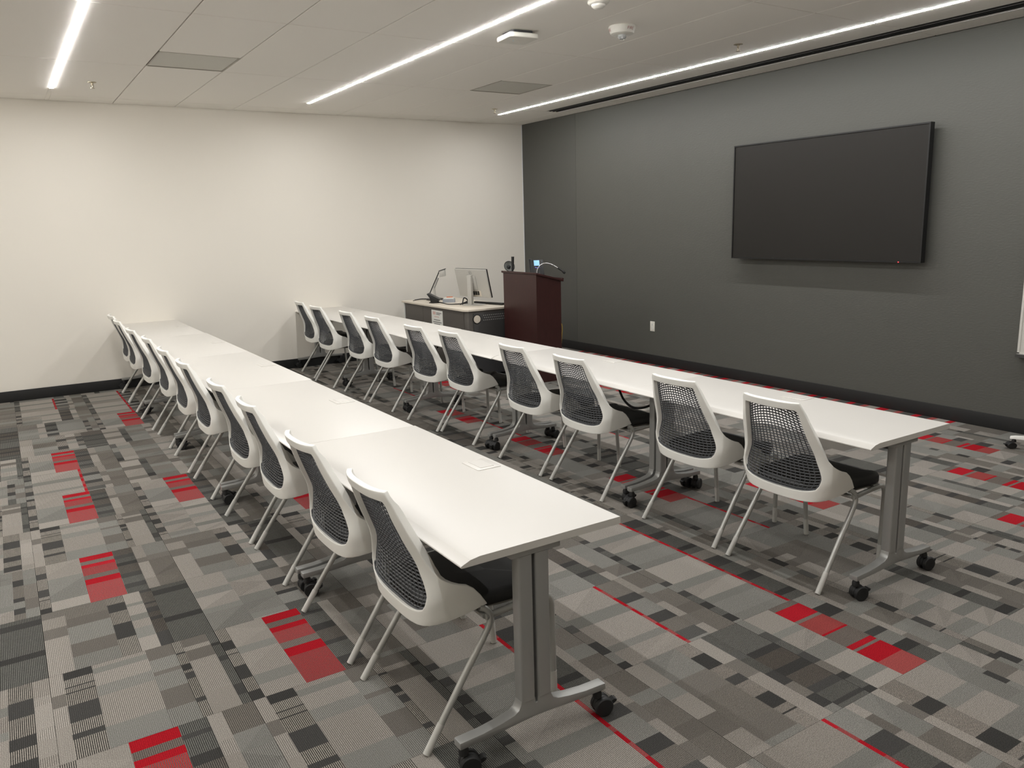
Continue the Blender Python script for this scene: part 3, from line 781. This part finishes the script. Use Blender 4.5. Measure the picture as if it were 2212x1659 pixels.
# gooseneck microphone
bx, by = -1.518, -2.503
t = thing('gooseneck_microphone', 'chrome gooseneck microphone with black tip on the lectern', 'microphone', (bx, by, lz(bx)))
def rel(p): return (p[0] - bx, p[1] - by, p[2] - lz(bx))
MB().lathe([(0.016, -0.003), (0.016, 0.012), (0.009, 0.018)], 16).build('base', 'black', t)
MB().tube([rel(p) for p in bezier([(bx, by, lz(bx)), (-1.514, -2.506, 1.165), (-1.502, -2.513, 1.201), (-1.472, -2.532, 1.234), (-1.43, -2.559, 1.245), (-1.381, -2.591, 1.229), (-1.325, -2.627, 1.190)], 6)], 0.0062, 10).build('gooseneck', 'chrome', t, angle=80)
MB().tube([rel(p) for p in [(-1.33, -2.624, 1.193), (-1.323, -2.628, 1.188), (-1.288, -2.651, 1.160)]], 0.0085, 10).build('capsule_body', 'black', t, angle=60)
MB().tube([rel(p) for p in [(-1.289, -2.650, 1.161), (-1.281, -2.655, 1.153), (-1.268, -2.664, 1.138), (-1.262, -2.668, 1.132)]], [0.009, 0.014, 0.014, 0.008], 12).build('windscreen', 'wheel', t, angle=60)
# desk telephone
px, py = -1.455, -2.43
yaw = math.atan2(CAM_POS[1] - py, CAM_POS[0] - px)
t = thing('desk_telephone', 'black desk telephone with a lit blue screen on the lectern', 'telephone', (px, py, lz(px) + 0.012), yaw + R(12))
MB().prism_y([(0.055, 0.0), (0.055, 0.012), (-0.005, 0.165), (-0.03, 0.165), (-0.045, 0.0)], -0.062, 0.062).build('body', 'black', t, fix=True, bevel=0.006)
def on_phone(u, y, h):     # u along the sloped face, h above it
    d = Vector((-0.06, 0, 0.153)).normalized(); nrm = Vector((0.153, 0, 0.06)).normalized()
    return Vector((0.055, 0, 0.012)) + d * u + nrm * h + Vector((0, y, 0))
def phone_box(name, m, u, y, hu, hy, h0, h1):
    d = Vector((-0.06, 0, 0.153)).normalized(); nrm = Vector((0.153, 0, 0.06)).normalized()
    return MB().obox(on_phone(u, y, (h0 + h1) / 2), d * hu, (0, hy, 0), nrm * (h1 - h0) / 2).build(name, m, t, fix=True, bevel=0.001)
phone_box('display', 'screenblue', 0.128, -0.012, 0.030, 0.030, 0.0, 0.003)
phone_box('handset', 'tv_frame', 0.082, -0.050 + 0.128, 0.085, 0.017, -0.006, 0.022) if False else None
MB().obox(on_phone(0.085, -0.084 + 0.0, 0.008), Vector((-0.06, 0, 0.153)).normalized() * 0.085, (0, 0.018, 0), Vector((0.153, 0, 0.06)).normalized() * 0.014).build('handset', 'tv_frame', t, fix=True, bevel=0.008, seg=3)
MB().tube([on_phone(0.072 + 0.010 * (abs(k - 4) / 4) ** 2, -0.034 + 0.011 * k * 0.6, 0.003) for k in range(9)], 0.003, 6).build('light_bar', 'violet', t)
for r_ in range(4):
    for c_ in range(3):
        phone_box('key', 'desk_dark', 0.052 - r_ * 0.014, -0.028 + c_ * 0.018, 0.005, 0.007, 0.0, 0.003)
# desk lamp on the lectern
bx, by = -1.616, -2.175
t = thing('desk_lamp', 'small black desk lamp with a round metal reflector on the lectern', 'lamp', (bx, by, lz(bx)))
MB().lathe([(0.045, 0.0), (0.045, 0.008), (0.012, 0.014)], 24).build('base', 'black', t)
MB().tube([(0, 0, 0.008), (0.004, -0.002, 0.09), (0.006, -0.003, 0.172)], [0.011, 0.014, 0.016], 12).build('arm', 'black', t, angle=60)
rd = Matrix.Rotation(math.atan2(CAM_POS[1] - by, CAM_POS[0] - bx) + R(20), 3, 'Z') @ Matrix.Rotation(R(68), 3, 'Y')
MB().lathe([(0.058, 0.018), (0.052, 0.0), (0.036, -0.018), (0.012, -0.026), (0.010, -0.024), (0.034, -0.015), (0.049, 0.002), (0.055, 0.018)], 28, c=(-0.020, 0.037, 0.062), mtx=rd, cap=False).build('reflector', 'screen_white', t, angle=60)
MB().lathe([(0.012, -0.024), (0.020, -0.008), (0.016, 0.012), (0.006, 0.016)], 16, c=(-0.020, 0.037, 0.062), mtx=rd).build('bulb_holder', 'black', t, angle=60)
MB().lathe([(0.0585, 0.020), (0.062, 0.016), (0.0585, 0.012), (0.0555, 0.016), (0.0585, 0.020)], 28, c=(-0.020, 0.037, 0.062), mtx=rd, cap=False).build('rim', 'black', t, angle=80)
# papers behind the lamp
t = thing('paper_stack', 'loose papers lying on the lectern top beside the desk lamp', 'papers', (-1.545, -2.29, lz(-1.545)), 0)
t.rotation_euler = (0, math.atan(0.080 / 0.315), R(4))
for k in range(3):
    MB().box(-0.10, 0.10, -0.07, 0.07, k * 0.003, k * 0.003 + 0.002).build('sheet', 'paper', t, rot=(0, 0, R(k * 5)))
# yellow cable on the far side
yc = MB().tube(bezier([(-1.380, -2.70, 0.62), (-1.352, -2.712, 0.60), (-1.347, -2.716, 0.54), (-1.352, -2.71, 0.45), (-1.36, -2.70, 0.2), (-1.352, -2.69, 0.02), (-1.25, -2.6, 0.006)], 6), 0.004, 8).build('network_cable', 'yellow', angle=80)
tag(yc, 'thin yellow cable looping out from behind the mahogany lectern', 'cable')

# ------------------------------------------------------------------ instructor desk and what stands on it
DX0, DX1, DY0, DY1, DZ = -2.165, -1.46, -2.065, -0.44, 0.763
t = thing('instructor_desk', 'charcoal instructor desk with a pale laminate top behind the tables', 'desk', (DX0, DY0, 0))
w_, d_ = DX1 - DX0, DY1 - DY0
MB().prism_z([(0.04, 0), (w_, 0), (w_, d_), (0, d_), (0, 0.05)], DZ - 0.022, DZ).build('worktop', 'desktop', t, bevel=0.002)
MB().prism_z([(0.052, 0.02), (w_ - 0.02, 0.02), (w_ - 0.02, d_ - 0.05), (0.025, d_ - 0.05), (0.025, 0.062)], 0.04, DZ - 0.022).build('body', 'desk', t, bevel=0.002)
MB().box(0.02, 0.026, 0.075, d_ - 0.555, 0.06, DZ - 0.03).build('panel', 'desk', t)
MB().box(0.02, 0.026, d_ - 0.55, d_ - 0.06, 0.06, DZ - 0.03).build('panel', 'desk', t)
MB().box(0.012, 0.03, d_ - 0.05, d_ - 0.035, 0.0, DZ - 0.022).build('end_leg', 'paper', t)
ep = MB().box(0.105, w_ - 0.02, 0.010, 0.02, 0.06, DZ - 0.045).build('end_panel', 'desk_dark', t, bevel=0.002)
rot = Matrix.Rotation(R(90), 3, 'X')
MB().lathe([(0.052, -0.002), (0.052, 0.004), (0.044, 0.005), (0.044, -0.002)], 32, c=(0.147, 0.010, 0.652), mtx=rot).build('grommet_ring', 'black', ep, fix=True)
MB().lathe([(0.043, -0.001), (0.043, 0.006), (0.03, 0.007)], 32, c=(0.147, 0.010, 0.652), mtx=rot).build('grommet_cap', 'desktop', ep, fix=True)
MB().lathe([(0.010, -0.002), (0.010, 0.004)], 14, c=(0.078, 0.028, 0.712), mtx=rot).build('lock', 'black', t)
pf = MB()
for r_ in range(3):
    for c_ in range(13):
        pf.lathe([(0.0048, -0.0005), (0.0048, 0.0006)], 8, c=(0.235 + c_ * 0.0245 + (0.012 if r_ == 1 else 0), 0.0095, 0.688 - r_ * 0.0265), mtx=rot)
pf.build('perforations', 'perf', ep)
MB().box(0.09, w_ - 0.01, 0.004, 0.012, 0.03, 0.34).build('lower_vent', 'slotgrey', t)
# notice taped to the desk
t = thing('paper_notice', 'white printed notice taped to the side of the charcoal desk', 'notice', (DX0 + 0.019, -1.358, 0.60))
MB().box(-0.0012, 0, -0.138, 0.138, -0.105, 0.108).build('sheet', 'paper', t)
MB().box(-0.0018, -0.0011, 0.035, 0.105, 0.055, 0.09).build('logo', 'inkred', t)
for (y0, y1, z, m) in ((-0.11, 0.02, 0.078, 'ink'), (-0.07, 0.02, 0.062, 'ink'), (-0.045, 0.07, 0.032, 'inkred'), (-0.075, 0.085, -0.005, 'ink'), (-0.105, 0.105, -0.03, 'ink'), (-0.07, 0.08, -0.052, 'ink'), (-0.115, 0.10, -0.092, 'ink')):
    MB().box(-0.0018, -0.0011, y0, y1, z - 0.0045, z + 0.0045).build('text_line', m, t)
# monitor
mx_, my_ = -1.823, -1.614
t = thing('computer_monitor', 'silver computer monitor seen from behind on the instructor desk', 'monitor', (mx_, my_, DZ), R(12))
MB().prism_z([(-0.10, -0.06), (0.02, -0.12), (0.11, -0.12), (0.11, 0.12), (0.02, 0.12), (-0.10, 0.06)], 0, 0.009).build('stand_base', 'mon', t, bevel=0.003)
MB().box(-0.035, 0.0, -0.032, 0.032, 0.009, 0.345).build('stand_column', 'mon', t, bevel=0.004)
hd = MB().box(-0.018, 0.0, -0.266, 0.266, -0.165, 0.165).build('back_cover', 'mon', t, loc=(0.035, 0, 0.252), rot=(0, R(-13), 0), bevel=0.007, seg=3)
MB().box(0.0, 0.012, -0.267, 0.267, -0.166, 0.166).build('screen', 'tv_frame', hd)
MB().box(-0.026, -0.017, -0.075, 0.075, -0.075, 0.085).build('housing_bulge', 'mon', hd, bevel=0.004)
MB().box(-0.0195, -0.0175, -0.12, 0.08, -0.155, -0.085).build('port_recess', 'desktop', hd)
rg = MB().lathe([(0.021, -0.001), (0.021, 0.001), (0.0185, 0.001), (0.0185, -0.001)], 30, c=(-0.0185, 0, 0.125), mtx=Matrix.Rotation(R(-90), 3, 'Y'), cap=False)
rg.build('emblem_ring', 'ink', hd, fix=True)
cu = bpy.data.curves.new('lettering', 'FONT'); cu.body = 'DELL'; cu.size = 0.014; cu.align_x = 'CENTER'; cu.align_y = 'CENTER'
to = bpy.data.objects.new('tmp', cu); COL.objects.link(to); bpy.context.view_layer.update()
me = bpy.data.meshes.new_from_object(to.evaluated_get(bpy.context.evaluated_depsgraph_get())); bpy.data.objects.remove(to)
for v in me.vertices: v.co = (-0.0190, -v.co.x, 0.125 + v.co.y)
me.materials.append(M['ink']); link('lettering', me, hd)
for k, y in enumerate((-0.01, -0.045, -0.08)):
    MB().box(-0.030, -0.018, y - 0.009, y + 0.009, -0.135, -0.09).build('plug', 'black', hd)
MB().box(-0.055, -0.03, -0.03, -0.005, 0.01, 0.04).build('hinge', 'plate', hd)
# touch control panel
t = thing('touch_panel', 'black wedge-shaped touch control panel on the instructor desk', 'control panel', (-2.0, -1.02, DZ), R(-35))
MB().lathe([(0.065, 0), (0.065, 0.008), (0.03, 0.012)], 24).build('foot', 'black', t, fix=True)
MB().prism_y([(-0.035, 0.008), (0.045, 0.010), (0.075, 0.035), (-0.075, 0.115), (-0.08, 0.108), (-0.045, 0.06)], -0.075, 0.075).build('housing', 'black', t, fix=True, bevel=0.003)
MB().obox((0.0, 0, 0.0795), Vector((0.065, 0, -0.0347)), (0, 0.068, 0), Vector((0.0009, 0, 0.0018))).build('screen', 'desk_dark', t, fix=True)
# document camera
bx, by = -1.83, -0.70
t = thing('document_camera', 'grey document camera on a bent arm on the instructor desk', 'document camera', (bx, by, DZ))
MB().prism_z(rrect(0, 0, 0.09, 0.07, 0.02), 0, 0.022).build('base', 'desk_dark', t, bevel=0.004)
def rl(p): return (p[0] - bx, p[1] - by, p[2] - DZ)
MB().tube([rl(p) for p in [(bx, by, DZ + 0.01), (-1.824, -0.701, 0.809), (-1.832, -0.698, 0.913)]], 0.012, 10).build('lower_arm', 'mon', t, angle=60)
MB().tube([rl(p) for p in [(-1.832, -0.698, 0.908), (-1.784, -0.727, 1.035)]], 0.010, 10).build('upper_arm', 'alu', t, angle=60)
MB().obox(rl((-1.738, -0.757, 1.090)), (0.030, -0.020, 0.006), (0.024, 0.038, 0), (-0.003, 0, 0.038)).build('camera_head', 'mon', t, fix=True, bevel=0.004)
MB().obox(rl((-1.738, -0.757, 1.132)), (0.036, -0.022, 0.013), (0.026, 0.041, 0), (0, 0, 0.005)).build('lamp_cover', 'desk_dark', t, fix=True)
MB().tube([rl(p) for p in [(-1.880, -0.668, DZ + 0.02), (-1.878, -0.667, 0.848), (-1.768, -0.738, 1.120)]], 0.0065, 8).build('support_rod', 'black', t, angle=60)
# card caddy
t = thing('card_caddy', 'small blue-grey caddy of cards on the instructor desk', 'caddy', (-1.85, -1.11, DZ), R(-32))
b = MB()
for s in (-1, 1):
    b.box(-0.07, 0.07, s * 0.04 - 0.003, s * 0.04 + 0.003, 0, 0.042); b.box(s * 0.07 - 0.003, s * 0.07 + 0.003, -0.04, 0.04, 0, 0.042)
b.box(-0.07, 0.07, -0.04, 0.04, 0, 0.004); b.build('tray', 'blueish', t)
for k in range(4): MB().box(-0.06, 0.06, -0.030 + k * 0.014, -0.024 + k * 0.014, 0.005, 0.05 + 0.006 * (k % 2)).build('card', 'paper', t)
MB().box(-0.03, 0.045, 0.024, 0.034, 0.005, 0.066).build('orange_card', 'orange', t, bevel=0.002)
# black cable duct / bar
bar = MB().obox((-1.63, -1.68, DZ + 0.013), (0.056, -0.225, 0), (0.022, 0.0055, 0), (0, 0, 0.012)).build('speaker_bar', 'black', fix=True, bevel=0.004)
tag(bar, 'low black speaker bar lying on the instructor desk behind the monitor', 'speaker')
dcab = [([(-2.08, -0.60, .767), (-1.99, -0.60, .775), (-1.92, -0.64, .775), (-1.86, -0.68, .785)], .004),
        ([(-2.02, -0.52, .767), (-1.93, -0.56, .778), (-1.87, -0.64, .775), (-1.85, -0.68, .785)], .004),
        ([(-1.97, -1.03, .775), (-1.97, -1.18, .768), (-1.99, -1.36, .767), (-1.90, -1.43, .768), (-1.80, -1.42, .768), (-1.76, -1.50, .768)], .006),
        ([(-1.78, -1.60, .92), (-1.80, -1.58, .85), (-1.84, -1.53, .80), (-1.90, -1.48, .768), (-1.83, -1.40, .768), (-1.72, -1.36, .768)], .007),
        ([(-1.92, -1.57, .768), (-1.90, -1.54, .80), (-1.86, -1.50, .84), (-1.82, -1.50, .82), (-1.80, -1.52, .77)], .007)]
cl = ['thin black cable at the left end of the instructor desk', 'thin black cable looping behind the document camera', 'black cable winding from the touch panel across the desk', 'thick black cable hanging behind the monitor stand', 'black cable loop at the foot of the monitor']
for (pts, r_), lab in zip(dcab, cl):
    o = MB().tube(bezier(pts, 6), r_, 8).build('desk_cable', 'black', angle=80); tag(o, lab, 'cable', 'cables on the instructor desk')
# cables hanging under the right-hand tables
for n, (y, lab) in enumerate(((-5.40, 'black power cable drooping under the right row, fourth chair from camera'), (-2.40, 'black power cable drooping under the far half of the right row'))):
    o = MB().tube(bezier([(-2.90, y, .66), (-2.94, y - 0.10, .60), (-2.98, y - 0.22, .50), (-3.0, y - 0.36, .47), (-2.97, y - 0.5, .52), (-2.93, y - 0.62, .655)], 6), .008, 8).build('power_cable', 'black', angle=80)
    tag(o, lab, 'cable', 'cables under the tables')

# ------------------------------------------------------------------ swivel chair base at the right picture edge
cxx, cyy = -0.341, -7.198
t = thing('swivel_chair', 'light grey swivel chair on casters at the right picture edge', 'chair', (cxx, cyy, 0))
for k in range(5):
    a = R(36 + 72 * k)
    d = Vector((math.cos(a), math.sin(a), 0)); n_ = Vector((-d.y, d.x, 0)); vs = []
    for (r_, w2, z0, z1) in ((0.02, 0.03, 0.07, 0.12), (0.17, 0.024, 0.075, 0.105), (0.32, 0.02, 0.07, 0.092), (0.35, 0.015, 0.068, 0.086)):
        vs += [d * r_ - n_ * w2 + Vector((0, 0, z0)), d * r_ + n_ * w2 + Vector((0, 0, z0)), d * r_ + n_ * w2 * .7 + Vector((0, 0, z1)), d * r_ - n_ * w2 * .7 + Vector((0, 0, z1))]
    fs = [(j * 4 + q, j * 4 + (q + 1) % 4, (j + 1) * 4 + (q + 1) % 4, (j + 1) * 4 + q) for j in range(3) for q in range(4)] + [(3, 2, 1, 0), (12, 13, 14, 15)]
    arm = MB().add(vs, fs).build('base_arm', 'white', t, fix=True, bevel=0.004)
    link('caster', CASTER, arm, tuple(d * 0.325), (0, 0, a + 0.6)).scale = (0.95, 0.95, 0.70)
MB().lathe([(0.03, 0.07), (0.03, 0.2), (0.02, 0.2), (0.02, 0.42)], 20).build('column', 'silver', t)
MB().prism_z(rrect(0, 0, 0.23, 0.23, 0.08), 0.42, 0.48).build('seat', 'seat', t, bevel=0.015, seg=3)
MB().tube([(0, -0.2, 0.43), (0, -0.27, 0.45), (0, -0.28, 0.56)], 0.02, 10).build('back_support', 'silver', t)
MB().box(-0.2, 0.2, -0.292, -0.262, 0.55, 0.95).build('backrest', 'lattice', t, bevel=0.012, seg=3)
